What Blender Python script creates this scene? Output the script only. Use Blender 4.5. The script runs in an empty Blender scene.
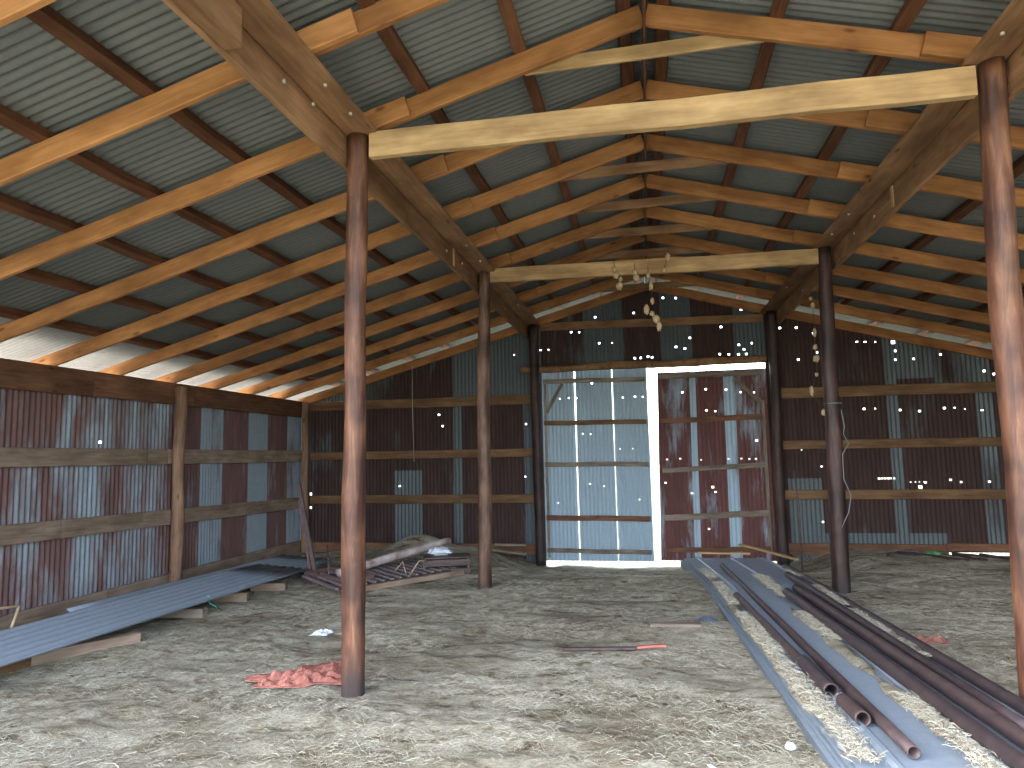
import bpy, math, random
from mathutils import Vector, Matrix, noise
R = random.Random(7)
C = bpy.context.scene.collection
sc = bpy.context.scene
PI = math.pi

# ------------------------------------------------------------------ camera
F_PX, YAW, PITCH, ROLL = 687.4, 0.1914, 0.102, 0.0218
cy, sy, cp, sp = math.cos(YAW), math.sin(YAW), math.cos(PITCH), math.sin(PITCH)
r0 = Vector((cy, sy, 0)); fw = Vector((-sy*cp, cy*cp, sp)); u0 = r0.cross(fw)
cr, sr = math.cos(ROLL), math.sin(ROLL)
rt = r0*cr - u0*sr; up = r0*sr + u0*cr
cam = bpy.data.cameras.new('camera'); cam.sensor_width = 36; cam.lens = F_PX/1024*36
cam.clip_start = 0.05; cam.clip_end = 500
camo = bpy.data.objects.new('camera', cam); C.objects.link(camo)
M = Matrix.Identity(4)
for i in range(3):
    M[i][0] = rt[i]; M[i][1] = up[i]; M[i][2] = -fw[i]
M[0][3], M[1][3], M[2][3] = -0.1057, 0.0, 1.7
camo.matrix_world = M
sc.camera = camo

# ------------------------------------------------------------------ light
world = bpy.data.worlds.new('world'); sc.world = world; world.use_nodes = True
wn = world.node_tree.nodes; wl = world.node_tree.links
bg = wn['Background']
sky = wn.new('ShaderNodeTexSky'); sky.sky_type = 'NISHITA'; sky.sun_disc = False
sky.sun_elevation = math.radians(42); sky.sun_rotation = math.radians(-100)
sky.air_density = 1.0; sky.dust_density = 3.0; sky.ozone_density = 1.0
hs = wn.new('ShaderNodeHueSaturation'); hs.inputs['Saturation'].default_value = 0.55
wl.new(sky.outputs[0], hs.inputs['Color']); wl.new(hs.outputs[0], bg.inputs[0]); bg.inputs[1].default_value = 1.7
sun = bpy.data.lights.new('sun', 'SUN'); sun.energy = 13.0; sun.angle = math.radians(0.6); sun.color = (1.0, 0.95, 0.86)
suno = bpy.data.objects.new('sun', sun); C.objects.link(suno)
sd = Vector((-0.72, 0.12, 0.68)).normalized()      # towards the sun: out to the left of the barn
suno.rotation_euler = sd.to_track_quat('Z', 'Y').to_euler()
port = bpy.data.lights.new('front_opening_portal', 'AREA'); port.shape = 'RECTANGLE'; port.size = 14.4; port.size_y = 5.2
port.cycles.is_portal = True
FRONT = 1.6
po = bpy.data.objects.new('front_opening_portal', port); C.objects.link(po)
po.location = (0, FRONT-2.0, 2.2); po.rotation_euler = (PI/2, 0, 0)
sc.view_settings.view_transform = 'Standard'; sc.view_settings.look = 'None'
sc.view_settings.gamma = 1.0; sc.view_settings.use_curve_mapping = False
sc.view_settings.exposure = 0.43
sc.cycles.max_bounces = 12; sc.cycles.diffuse_bounces = 6

# ------------------------------------------------------------------ dimensions
SL = 0.2786                    # roof slope
RZ = 4.894                     # underside of the rafters at the ridge
RAFD = 0.165                   # rafter depth
PUD = 0.085                    # purlin depth
WX = 7.17                      # half width
YB = 13.40                     # back wall sheets
def roofz(x): return RZ - SL*abs(x)

# ------------------------------------------------------------------ materials
def newmat(name):
    m = bpy.data.materials.new(name); m.use_nodes = True
    nt = m.node_tree; b = nt.nodes['Principled BSDF']
    return m, nt, b
def N(nt, typ, **kw):
    n = nt.nodes.new(typ)
    for k, v in kw.items(): setattr(n, k, v)
    return n
def coords(nt, scale, rnd=True):
    tc = N(nt, 'ShaderNodeTexCoord'); mp = N(nt, 'ShaderNodeMapping')
    mp.inputs['Scale'].default_value = scale
    nt.links.new(tc.outputs['Object'], mp.inputs['Vector'])
    if rnd:
        oi = N(nt, 'ShaderNodeObjectInfo'); cx = N(nt, 'ShaderNodeCombineXYZ'); mu = N(nt, 'ShaderNodeMath', operation='MULTIPLY')
        mu.inputs[1].default_value = 37.0
        nt.links.new(oi.outputs['Random'], mu.inputs[0]); nt.links.new(mu.outputs[0], cx.inputs[0]); nt.links.new(mu.outputs[0], cx.inputs[2])
        nt.links.new(cx.outputs[0], mp.inputs['Location'])
    return mp.outputs[0]
def nz(nt, vec, scale, detail=4, rough=0.6, dist=0.0):
    n = N(nt, 'ShaderNodeTexNoise'); n.inputs['Scale'].default_value = scale; n.inputs['Detail'].default_value = detail
    n.inputs['Roughness'].default_value = rough; n.inputs['Distortion'].default_value = dist
    nt.links.new(vec, n.inputs['Vector']); return n.outputs['Fac']
def ramp(nt, fac, stops):
    r = N(nt, 'ShaderNodeValToRGB'); cr_ = r.color_ramp
    while len(cr_.elements) < len(stops): cr_.elements.new(0.5)
    for e, (p, c) in zip(cr_.elements, stops): e.position = p; e.color = (*c, 1)
    nt.links.new(fac, r.inputs[0]); return r.outputs[0]
def mix(nt, fac, a, b, mode='MIX'):
    m = N(nt, 'ShaderNodeMix', data_type='RGBA', blend_type=mode)
    for s, v in ((m.inputs[0], fac), (m.inputs[6], a), (m.inputs[7], b)):
        if isinstance(v, (int, float)): s.default_value = v
        elif isinstance(v, tuple): s.default_value = (*v, 1)
        else: nt.links.new(v, s)
    return m.outputs[2]
def bump(nt, b, h, strength, dist=0.01):
    bn = N(nt, 'ShaderNodeBump'); bn.inputs['Strength'].default_value = strength; bn.inputs['Distance'].default_value = dist
    nt.links.new(h, bn.inputs['Height']); nt.links.new(bn.outputs[0], b.inputs['Normal'])

def wood(name, light, mid, dark, knots=True, axis='X', rough=0.75, var=0.25):
    m, nt, b = newmat(name)
    s = {'X': (0.7, 9, 9), 'Z': (9, 9, 0.7)}[axis]
    v = coords(nt, s)
    g = nz(nt, v, 3.0, 5, 0.6, 0.6)
    col = ramp(nt, g, [(0.25, dark), (0.5, mid), (0.75, light)])
    v2 = coords(nt, {'X': (1.2, 3, 3), 'Z': (3, 3, 1.2)}[axis])
    st = ramp(nt, nz(nt, v2, 1.3, 3), [(0.35, (0.62, 0.58, 0.55)), (0.65, (1.1, 1.08, 1.05))])
    col = mix(nt, 1.0, col, st, 'MULTIPLY')
    if knots:
        vo = N(nt, 'ShaderNodeTexVoronoi'); vo.inputs['Scale'].default_value = 2.6
        nt.links.new(coords(nt, {'X': (0.8, 2.2, 2.2), 'Z': (2.2, 2.2, 0.8)}[axis]), vo.inputs['Vector'])
        k = ramp(nt, vo.outputs['Distance'], [(0.06, (0.35, 0.25, 0.2)), (0.13, (1, 1, 1))])
        col = mix(nt, 0.8, col, k, 'MULTIPLY')
    oi = N(nt, 'ShaderNodeObjectInfo')
    ov = ramp(nt, oi.outputs['Random'], [(0.0, (1-var, 1-var*1.1, 1-var*1.2)), (1.0, (1+var*0.5, 1+var*0.5, 1+var*0.5))])
    col = mix(nt, 1.0, col, ov, 'MULTIPLY')
    nt.links.new(col, b.inputs['Base Color']); b.inputs['Roughness'].default_value = rough
    b.inputs['Specular IOR Level'].default_value = 0.25
    bump(nt, b, g, 0.25, 0.006)
    return m
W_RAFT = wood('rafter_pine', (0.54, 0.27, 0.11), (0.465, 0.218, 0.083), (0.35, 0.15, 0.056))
W_BEAM = wood('beam_pine', (0.37, 0.215, 0.115), (0.30, 0.17, 0.09), (0.21, 0.115, 0.06))
W_TIE = wood('pale_pine', (0.59, 0.41, 0.215), (0.51, 0.34, 0.17), (0.40, 0.25, 0.115), var=0.1)
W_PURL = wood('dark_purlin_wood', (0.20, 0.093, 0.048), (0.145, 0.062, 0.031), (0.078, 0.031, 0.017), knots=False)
W_PLATE = wood('brown_plank', (0.27, 0.145, 0.085), (0.20, 0.10, 0.06), (0.12, 0.06, 0.035))
W_GIRT = wood('weathered_girt', (0.40, 0.32, 0.255), (0.32, 0.245, 0.19), (0.21, 0.155, 0.115), knots=False)
W_GIRTB = wood('tan_girt', (0.27, 0.165, 0.09), (0.21, 0.125, 0.065), (0.13, 0.072, 0.036), knots=False)
W_GREY = wood('grey_board', (0.38, 0.33, 0.28), (0.28, 0.24, 0.20), (0.15, 0.12, 0.10), knots=False)
W_CRATE = wood('dark_grey_board', (0.22, 0.18, 0.17), (0.15, 0.12, 0.115), (0.08, 0.065, 0.06), knots=False)
W_POST = wood('wall_post_wood', (0.36, 0.235, 0.16), (0.27, 0.165, 0.11), (0.16, 0.09, 0.06), axis='Z')

def pole_mat(name, red, brown, pale, dark, tar):
    m, nt, b = newmat(name)
    v = coords(nt, (7, 7, 0.8)); g = nz(nt, v, 2.2, 5, 0.65, 0.8)
    col = ramp(nt, g, [(0.28, dark), (0.42, brown), (0.56, red), (0.72, pale)])
    v2 = coords(nt, (2, 2, 1.3)); big = nz(nt, v2, 1.2, 3)
    col = mix(nt, 1.0, col, ramp(nt, big, [(0.38, (0.38, 0.32, 0.32)), (0.60, (1.15, 1.1, 1.08))]), 'MULTIPLY')
    # tarred foot of the pole
    tc = N(nt, 'ShaderNodeTexCoord'); sx = N(nt, 'ShaderNodeSeparateXYZ'); nt.links.new(tc.outputs['Object'], sx.inputs[0])
    ad = N(nt, 'ShaderNodeMath', operation='MULTIPLY_ADD'); nt.links.new(g, ad.inputs[0]); ad.inputs[1].default_value = -0.35; nt.links.new(sx.outputs['Z'], ad.inputs[2])
    f = N(nt, 'ShaderNodeMapRange'); nt.links.new(ad.outputs[0], f.inputs[0]); f.inputs[1].default_value = tar-0.12; f.inputs[2].default_value = tar+0.12
    f.inputs[3].default_value = 0.85; f.inputs[4].default_value = 0.0
    col = mix(nt, f.outputs[0], col, (0.035, 0.028, 0.03))
    nt.links.new(col, b.inputs['Base Color']); b.inputs['Roughness'].default_value = 0.6
    bump(nt, b, g, 0.5, 0.01); return m
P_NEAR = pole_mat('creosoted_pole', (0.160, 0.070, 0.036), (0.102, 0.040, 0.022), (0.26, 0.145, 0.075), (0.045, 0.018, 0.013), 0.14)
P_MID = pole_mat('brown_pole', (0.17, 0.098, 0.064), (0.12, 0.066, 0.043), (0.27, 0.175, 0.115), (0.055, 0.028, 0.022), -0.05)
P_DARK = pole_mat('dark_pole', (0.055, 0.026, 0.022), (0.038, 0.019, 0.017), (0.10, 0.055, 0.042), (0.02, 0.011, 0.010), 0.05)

def sheet_mat(name, galv, galv2, rust1, rust2, rough=0.5, metal=0.35, grime=0.0, axis='Z'):
    m, nt, b = newmat(name)
    at = N(nt, 'ShaderNodeAttribute', attribute_name='rust')
    str_ = {'Z': (1, 1, 0.22), 'X': (0.22, 1, 1)}[axis]
    v = coords(nt, str_, False)
    n1 = nz(nt, v, 2.6, 6, 0.65, 0.3)
    fine = nz(nt, coords(nt, {'Z': (14, 14, 1.2), 'X': (1.2, 14, 14)}[axis], False), 1.0, 3, 0.6)
    s0 = N(nt, 'ShaderNodeMath', operation='MULTIPLY_ADD'); nt.links.new(n1, s0.inputs[0]); s0.inputs[1].default_value = 1.9; s0.inputs[2].default_value = -0.45
    s = N(nt, 'ShaderNodeMath', operation='ADD'); nt.links.new(s0.outputs[0], s.inputs[0]); nt.links.new(at.outputs['Fac'], s.inputs[1])
    s2 = N(nt, 'ShaderNodeMath', operation='MULTIPLY_ADD'); nt.links.new(fine, s2.inputs[0]); s2.inputs[1].default_value = 0.5; nt.links.new(s.outputs[0], s2.inputs[2])
    f = N(nt, 'ShaderNodeMapRange'); nt.links.new(s2.outputs[0], f.inputs[0])
    f.inputs[1].default_value = 1.05; f.inputs[2].default_value = 1.45
    sp2 = nz(nt, coords(nt, (1, 1, 1), False), 22.0, 4, 0.7)
    zin = mix(nt, sp2, galv2, galv)
    rst = ramp(nt, nz(nt, v, 5.0, 5, 0.7), [(0.3, rust2), (0.7, rust1)])
    col = mix(nt, f.outputs[0], zin, rst)
    nt.links.new(col, b.inputs['Base Color'])
    me = N(nt, 'ShaderNodeMapRange'); nt.links.new(f.outputs[0], me.inputs[0]); me.inputs[3].default_value = metal; me.inputs[4].default_value = 0.0
    nt.links.new(me.outputs[0], b.inputs['Metallic'])
    ro = N(nt, 'ShaderNodeMapRange'); nt.links.new(f.outputs[0], ro.inputs[0]); ro.inputs[3].default_value = rough; ro.inputs[4].default_value = 0.85
    nt.links.new(ro.outputs[0], b.inputs['Roughness'])
    bump(nt, b, sp2, 0.08, 0.003)
    return m
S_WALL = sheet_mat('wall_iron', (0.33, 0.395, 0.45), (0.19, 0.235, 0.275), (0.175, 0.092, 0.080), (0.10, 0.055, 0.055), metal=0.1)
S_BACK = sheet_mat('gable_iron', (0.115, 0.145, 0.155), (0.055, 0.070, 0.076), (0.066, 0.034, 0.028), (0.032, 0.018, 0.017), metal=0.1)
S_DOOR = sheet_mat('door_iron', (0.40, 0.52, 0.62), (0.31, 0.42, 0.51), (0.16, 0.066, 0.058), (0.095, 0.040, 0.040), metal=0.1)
S_ROOF = sheet_mat('roof_iron', (0.165, 0.170, 0.162), (0.105, 0.110, 0.108), (0.10, 0.085, 0.07), (0.08, 0.06, 0.05), metal=0.1, axis='X')
S_STACK = sheet_mat('stacked_iron', (0.34, 0.40, 0.47), (0.22, 0.27, 0.33), (0.15, 0.11, 0.10), (0.09, 0.065, 0.06), rough=0.5, metal=0.15)

def plain(name, col, col2=None, scale=20, rough=0.8, metal=0.0, bmp=0.0, dim=(1, 1, 1)):
    m, nt, b = newmat(name)
    if col2 is None: col2 = tuple(c*0.6 for c in col)
    g = nz(nt, coords(nt, dim), scale, 5, 0.65)
    nt.links.new(ramp(nt, g, [(0.3, col2), (0.7, col)]), b.inputs['Base Color'])
    b.inputs['Roughness'].default_value = rough; b.inputs['Metallic'].default_value = metal
    if bmp: bump(nt, b, g, bmp)
    return m
M_PIPE = plain('rusty_pipe_steel', (0.108, 0.070, 0.068), (0.055, 0.038, 0.040), 9, 0.55, 0.2, 0.2)
M_PIPED = plain('dark_pipe_steel', (0.085, 0.06, 0.062), (0.045, 0.033, 0.036), 9, 0.5, 0.25, 0.2)
M_BOLT = plain('pale_bolt', (0.62, 0.58, 0.48), (0.4, 0.36, 0.28), 30, 0.5, 0.3)
M_NET = plain('red_net_plastic', (0.52, 0.20, 0.15), (0.24, 0.085, 0.065), 40, 0.7)
M_PAPER = plain('white_paper', (0.75, 0.80, 0.90), (0.55, 0.62, 0.74), 9, 0.8)
M_BLUE = plain('blue_scrap', (0.10, 0.16, 0.27), (0.06, 0.09, 0.16), 9, 0.6)
M_REDW = plain('red_painted_wood', (0.50, 0.17, 0.13), (0.32, 0.11, 0.09), 12, 0.7)
M_GREEN = plain('green_plastic', (0.13, 0.36, 0.17), (0.06, 0.20, 0.09), 9, 0.6)
M_TEAL = plain('turquoise_cord', (0.12, 0.55, 0.50), (0.08, 0.38, 0.36), 9, 0.6)
M_CORD = plain('grey_white_cord', (0.20, 0.23, 0.22), (0.12, 0.14, 0.135), 9, 0.7)
M_POD = plain('pale_dried_pod', (0.62, 0.47, 0.29), (0.42, 0.30, 0.17), 25, 0.85, 0, 0.4)
M_STRING = plain('brown_string', (0.10, 0.07, 0.05), (0.06, 0.04, 0.03), 9, 0.9)
M_STEEL = plain('dark_rusted_steel', (0.13, 0.085, 0.08), (0.06, 0.04, 0.042), 12, 0.6, 0.2, 0.2)
M_SCRAP = plain('purple_brown_steel', (0.20, 0.12, 0.11), (0.10, 0.06, 0.06), 12, 0.6, 0.2, 0.2)
M_GRATE = plain('grey_purple_steel', (0.30, 0.25, 0.26), (0.15, 0.12, 0.13), 12, 0.6, 0.2, 0.2)
M_PIPEW = plain('flaking_white_and_red_tube', (0.60, 0.55, 0.54), (0.15, 0.055, 0.042), 4.0, 0.7, 0, 0.1, (2, 1, 1))
M_FRAME = plain('pale_stick', (0.55, 0.42, 0.27), (0.38, 0.28, 0.17), 12, 0.8)

def hay_mat():
    m, nt, b = newmat('trampled_hay')
    v = coords(nt, (1.0, 2.2, 1.0), False)
    big = nz(nt, v, 0.55, 5, 0.6, 0.4)
    med = nz(nt, v, 4.0, 6, 0.7, 0.8)
    fin = nz(nt, coords(nt, (1.0, 2.6, 1.0), False), 28.0, 5, 0.75, 1.2)
    c1 = ramp(nt, fin, [(0.28, (0.20, 0.17, 0.13)), (0.44, (0.38, 0.35, 0.275)), (0.58, (0.56, 0.53, 0.435)), (0.74, (0.72, 0.69, 0.58))])
    c2 = ramp(nt, med, [(0.33, (0.30, 0.24, 0.19)), (0.44, (0.72, 0.68, 0.62)), (0.55, (1.0, 0.99, 0.97)), (0.68, (1.18, 1.19, 1.18))])
    c3 = ramp(nt, big, [(0.33, (0.60, 0.57, 0.52)), (0.52, (0.92, 0.92, 0.91)), (0.7, (1.12, 1.12, 1.12))])
    col = mix(nt, 1.0, mix(nt, 1.0, c1, c2, 'MULTIPLY'), c3, 'MULTIPLY')
    nt.links.new(col, b.inputs['Base Color']); b.inputs['Roughness'].default_value = 0.95
    b.inputs['Specular IOR Level'].default_value = 0.1
    bump(nt, b, fin, 0.9, 0.02)
    return m
M_HAY = hay_mat()
def straw_mat():
    m, nt, b = newmat('straw_stalks')
    at = N(nt, 'ShaderNodeAttribute', attribute_name='tone')
    nt.links.new(ramp(nt, at.outputs['Fac'], [(0.0, (0.16, 0.125, 0.085)), (0.35, (0.34, 0.31, 0.235)), (0.75, (0.50, 0.47, 0.375)), (1.0, (0.66, 0.63, 0.51))]), b.inputs['Base Color'])
    b.inputs['Roughness'].default_value = 0.8; return m
M_STRAW = straw_mat()
M_BOUNCE = plain('pale_bounce_ground', (0.60, 0.57, 0.49), (0.48, 0.45, 0.38), 12, 0.95)  # pale so that the added ground patch throws more sunlight back
M_OUT = plain('sunlit_dry_grass', (0.155, 0.155, 0.115), (0.095, 0.105, 0.07), 3, 0.95)

# ------------------------------------------------------------------ builders
def link(name, verts, faces, mat, parent=None, smooth=False, attr=None, world=None):
    me = bpy.data.meshes.new(name); me.from_pydata([tuple(v) for v in verts], [], faces)
    if attr:
        a = me.attributes.new(attr[0], 'FLOAT', 'FACE'); a.data.foreach_set('value', attr[1])
    me.materials.append(mat)
    if smooth: me.polygons.foreach_set('use_smooth', [True]*len(me.polygons))
    me.update()
    o = bpy.data.objects.new(name, me); C.objects.link(o)
    if parent is not None: o.parent = parent
    if world is not None:
        if parent is not None:
            loc = Vector(parent['_loc']); o.matrix_basis = Matrix.Translation(-loc) @ world
        else: o.matrix_world = world
    elif parent is not None:
        o.location = -Vector(parent['_loc'])
    return o
def tag(o, label, cat, group=None, kind=None):
    o['label'] = label; o['category'] = cat
    if group: o['group'] = group
    if kind: o['kind'] = kind
    return o
def root(name, loc, label, cat, group=None):
    o = bpy.data.objects.new(name, None); C.objects.link(o); o.location = loc; o['_loc'] = tuple(loc)
    o.empty_display_size = 0.2
    return tag(o, label, cat, group)
def struct(o):
    o['kind'] = 'structure'; return o
def frame(p0, p1, upv=(0, 0, 1)):
    x = (Vector(p1)-Vector(p0)); L = x.length; x.normalize()
    z = Vector(upv); z = (z - x*z.dot(x)).normalized(); y = z.cross(x)
    m = Matrix.Identity(4)
    for i in range(3): m[i][0], m[i][1], m[i][2], m[i][3] = x[i], y[i], z[i], p0[i]
    return m, L
def timber(name, p0, p1, w, h, mat, parent=None, upv=(0, 0, 1), rough=0.004, seg=0.45, ch=0.006, seed=None):
    """sawn timber; p0-p1 is its centre line, w its width (local y), h its depth (local z)"""
    m, L = frame(p0, p1, upv); rr = random.Random(seed if seed is not None else R.random())
    n = max(2, int(L/seg)); V = []; Fc = []
    w2, h2 = w/2, h/2; c = min(ch, w2*0.4, h2*0.4)
    prof = [(-w2+c, -h2), (w2-c, -h2), (w2, -h2+c), (w2, h2-c), (w2-c, h2), (-w2+c, h2), (-w2, h2-c), (-w2, -h2+c)]
    for i in range(n+1):
        x = L*i/n; dy, dz = rr.uniform(-rough, rough), rr.uniform(-rough, rough)
        if i in (0, n): dy = dz = 0
        for (a, b) in prof: V.append((x, a+dy, b+dz))
    for i in range(n):
        for j in range(8):
            k = (j+1) % 8; Fc.append((i*8+j, i*8+k, (i+1)*8+k, (i+1)*8+j))
    Fc.append(tuple(range(7, -1, -1))); Fc.append(tuple(n*8+j for j in range(8)))
    Fc = [f[::-1] for f in Fc]
    return link(name, V, Fc, mat, parent, world=m)
def log(name, p0, p1, rad0, rad1, mat, parent=None, bump_=0.006, nring=None, seg=16, lean=0.0, seed=1, cap=True):
    """round pole standing or lying; local z along the axis"""
    z = Vector(p1)-Vector(p0); L = z.length; z.normalize()
    q = z.to_track_quat('Z', 'Y').to_matrix().to_4x4(); m = Matrix.Translation(Vector(p0)) @ q
    nring = nring or max(6, int(L/0.12)); V = []; Fc = []
    for i in range(nring+1):
        t = i/nring; r_ = rad0+(rad1-rad0)*t
        ox = noise.noise(Vector((seed*3.1, t*2.2, 0)))*bump_*3 * math.sin(PI*t); oy = noise.noise(Vector((seed*5.7, t*2.2, 9)))*bump_*3*math.sin(PI*t)
        for j in range(seg):
            a = 2*PI*j/seg
            d = noise.noise(Vector((math.cos(a)*1.3+seed*7, math.sin(a)*1.3, t*L*1.3)))*bump_*1.6 + noise.noise(Vector((math.cos(a)*5+seed, math.sin(a)*5, t*L*7)))*bump_*0.6
            V.append((ox+(r_+d)*math.cos(a), oy+(r_+d)*math.sin(a), t*L))
    for i in range(nring):
        for j in range(seg):
            k = (j+1) % seg; Fc.append((i*seg+j, i*seg+k, (i+1)*seg+k, (i+1)*seg+j))
    if cap: Fc.append(tuple(range(seg-1, -1, -1))); Fc.append(tuple(nring*seg+j for j in range(seg)))
    return link(name, V, Fc, mat, parent, smooth=True, world=m)
def tube(name, pts, r, mat, parent=None, seg=8, caps=True):
    V = []; Fc = []; n = len(pts); pts = [Vector(p) for p in pts]; ref = Vector((0.13, 0.27, 0.95))
    for i, p in enumerate(pts):
        t = (pts[min(i+1, n-1)]-pts[max(i-1, 0)]).normalized()
        rf = ref if abs(t.dot(ref)) < 0.9 else Vector((1, 0, 0))
        a = t.cross(rf).normalized(); b = t.cross(a)
        rr = r[i] if isinstance(r, (list, tuple)) else r
        for j in range(seg):
            an = 2*PI*j/seg; V.append(p + a*math.cos(an)*rr + b*math.sin(an)*rr)
    for i in range(n-1):
        for j in range(seg):
            k = (j+1) % seg; Fc.append((i*seg+j, i*seg+k, (i+1)*seg+k, (i+1)*seg+j))
    if caps: Fc.append(tuple(range(seg-1, -1, -1))); Fc.append(tuple((n-1)*seg+j for j in range(seg)))
    return link(name, V, Fc, mat, parent, smooth=True)
def hollow_pipe(name, p0, p1, r, mat, wall=0.007, seg=20, sag=0.0, parent=None):
    """open-ended steel pipe with a real bore"""
    p0, p1 = Vector(p0), Vector(p1); t = (p1-p0).normalized(); a = t.cross(Vector((0, 0, 1))).normalized(); b = t.cross(a)
    n = 12; V = []; Fc = []
    def ring(c, rr):
        i0 = len(V)
        for j in range(seg):
            an = 2*PI*j/seg; V.append(c+a*math.cos(an)*rr+b*math.sin(an)*rr)
        return i0
    rings = []
    for i in range(n+1):
        s = i/n; c = p0.lerp(p1, s) - Vector((0, 0, sag*math.sin(PI*s)))
        rings.append(ring(c, r))
    inner = []
    for i in range(n, -1, -1):
        s = i/n; c = p0.lerp(p1, s) - Vector((0, 0, sag*math.sin(PI*s)))
        inner.append(ring(c, r-wall))
    seq = rings+inner+[rings[0]]
    for A, B in zip(seq, seq[1:]):
        for j in range(seg):
            k = (j+1) % seg; Fc.append((A+j, A+k, B+k, B+j))
    return link(name, V, Fc, mat, parent, smooth=True)

PITCHC = 0.076
def corr(sheets, org, ud, vd, nd, amp=0.009, segs=6, holes=(), hw=0.012, hh=0.016, vdiv=0):
    """corrugated iron: list of (u0,u1,v0,v1,rust,n_offset); v1 may be a function of u. holes: (u,v,scale)"""
    V = []; Fc = []; A = []
    du = PITCHC/segs
    org, ud, vd, nd = Vector(org), Vector(ud), Vector(vd), Vector(nd)
    def wave(u): return amp*math.cos(2*PI*u/PITCHC)
    for (a, b, v0, v1, rust, off) in sheets:
        i0, i1 = round(a/du), round(b/du)
        for i in range(i0, i1):
            ua, ub = i*du, (i+1)*du
            fa = v0(ua) if callable(v0) else v0; fb = v0(ub) if callable(v0) else v0
            ta = v1(ua) if callable(v1) else v1; tb = v1(ub) if callable(v1) else v1
            cuts = []
            for (hu, hv, s) in holes:
                if ua < hu+hw*s and ub > hu-hw*s: cuts.append((hv-hh*s, hv+hh*s))
            cuts.sort(); lo = None; ivs = []; cur = None
            edges = [(fa, fb)]
            for (c0, c1) in cuts:
                if c0 <= edges[-1][0]+0.001 or c1 >= min(ta, tb)-0.001: continue
                ivs.append((edges[-1], (c0, c0))); edges.append((c1, c1))
            ivs.append((edges[-1], (ta, tb)))
            for (lo, hi) in ivs:
                k = len(V)
                for (u, v) in ((ua, lo[0]), (ub, lo[1]), (ub, hi[1]), (ua, hi[0])):
                    V.append(org+ud*u+vd*v+nd*(wave(u)+off))
                Fc.append((k, k+1, k+2, k+3)); A.append(rust)
    return V, Fc, A

# ------------------------------------------------------------------ ground and hay floor
def ground_z(x, y):
    z = 0.0
    z -= 0.10*min(max((y-8.6)/3.5, 0), 1)
    d = max(0, 1-abs(x)/3.3)
    z -= 0.36*min(max((y-10.5)/1.7, 0), 1)*min(1, d*2.6)
    z -= 0.10*min(max((abs(x)-5.2)/1.6, 0), 1)
    if x > 4.4: z -= 0.20*min(max((y-12.6)/0.6, 0), 1)*min((x-4.4)/0.5, 1)
    return z
mounds = [(-4.35, 12.6, 0.62, 0.40, 0.34), (-3.2, 12.4, 0.5, 0.5, 0.12), (-6.0, 12.2, .7, .6, .10), (0.10, 7.0, 0.7, 0.25, 0.06), (-1.2, 7.3, 0.8, 0.3, 0.05),
          (-2.30, 4.87, 0.22, 0.22, -0.015), (-2.30, 9.11, 0.25, 0.3, -0.06), (2.12, 9.11, 0.25, 0.3, -0.03), (-2.5, 4.4, 0.35, 0.22, 0.03), (2.45, 9.5, 0.3, 0.3, 0.03), (1.1, 4.2, 0.25, 0.9, 0.0), (-0.3, 9.6, 0.9, 0.35, 0.05)]
def floor_h(x, y):
    z = ground_z(x, y)
    p = Vector((x, y*1.6, 0))
    z += 0.035*noise.noise(p*0.9) + 0.022*noise.noise(p*3.1+Vector((7, 3, 0))) + 0.011*noise.noise(p*8.5)
    for mx, my, sx_, sy_, h in mounds: z += h*math.exp(-((x-mx)/sx_)**2-((y-my)/sy_)**2)
    return z
nx, ny = 300, 300
X0, X1, Y0, Y1 = -7.25, 7.25, 1.9, 13.44
V = []; Fc = []
for j in range(ny+1):
    y = Y0+(Y1-Y0)*j/ny
    for i in range(nx+1):
        x = X0+(X1-X0)*i/nx; V.append((x, y, floor_h(x, y)))
for j in range(ny):
    for i in range(nx):
        a = j*(nx+1)+i; Fc.append((a, a+1, a+nx+2, a+nx+1))
fl = struct(link('floor', V, Fc, M_HAY, smooth=True))
# ground outside, a ring round the barn with a hole where the floor is
go = []
def quad(x0, x1, y0, y1, z, dst): k = len(dst[0]); dst[0].extend([(x0, y0, z), (x1, y0, z), (x1, y1, z), (x0, y1, z)]); dst[1].append((k, k+1, k+2, k+3))
og = ([], [])
quad(-90, 90, -90, 120, -0.52, og)
struct(link('bounce_patch', [(-30, 0.5, -0.50), (-7.4, 0.5, -0.50), (-7.4, 16, -0.50), (-30, 16, -0.50)], [(0, 1, 2, 3)], M_BOUNCE))  # unseen pale patch, added to bounce sunlight up under the left eave
outg = struct(link('ground', og[0], og[1], M_OUT))

def straw(name, n, sampler, label, hfun, lmin=0.02, lmax=0.085, rad=0.0008, tilt=0.3, tone=(0.0, 0.9), lift=0.006):
    V = []; Fc = []; A = []
    rr = random.Random(len(name)*13+n)
    for _ in range(n):
        x, y = sampler(rr); z = hfun(x, y)+lift*rr.random()
        L = rr.uniform(lmin, lmax); th = rr.uniform(0, PI)
        ph = rr.gauss(0, tilt)*0.5; d = Vector((math.cos(th)*math.cos(ph), math.sin(th)*math.cos(ph), abs(math.sin(ph))))
        s = Vector((-math.sin(th), math.cos(th), 0)); c = Vector((x, y, z)); k = len(V); r_ = rad*rr.uniform(0.6, 1.5); bow = rr.uniform(0, 0.012)
        for t in (0, 0.5, 1):
            p = c+d*(L*(t-0.3)); p.z = max(p.z, z-0.004)+bow*(1 if t == 0.5 else 0)
            V.extend([p-s*r_, p+s*r_, p+Vector((0, 0, r_*1.4))])
        tn = rr.uniform(*tone)
        for a in (0, 3):
            for j in range(3):
                q = (j+1) % 3; Fc.append((k+a+j, k+a+q, k+a+3+q, k+a+3+j)); A.append(tn)
    o = link(name, V, Fc, M_STRAW, attr=('tone', A))
    return tag(o, label, 'straw', kind='stuff')
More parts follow.
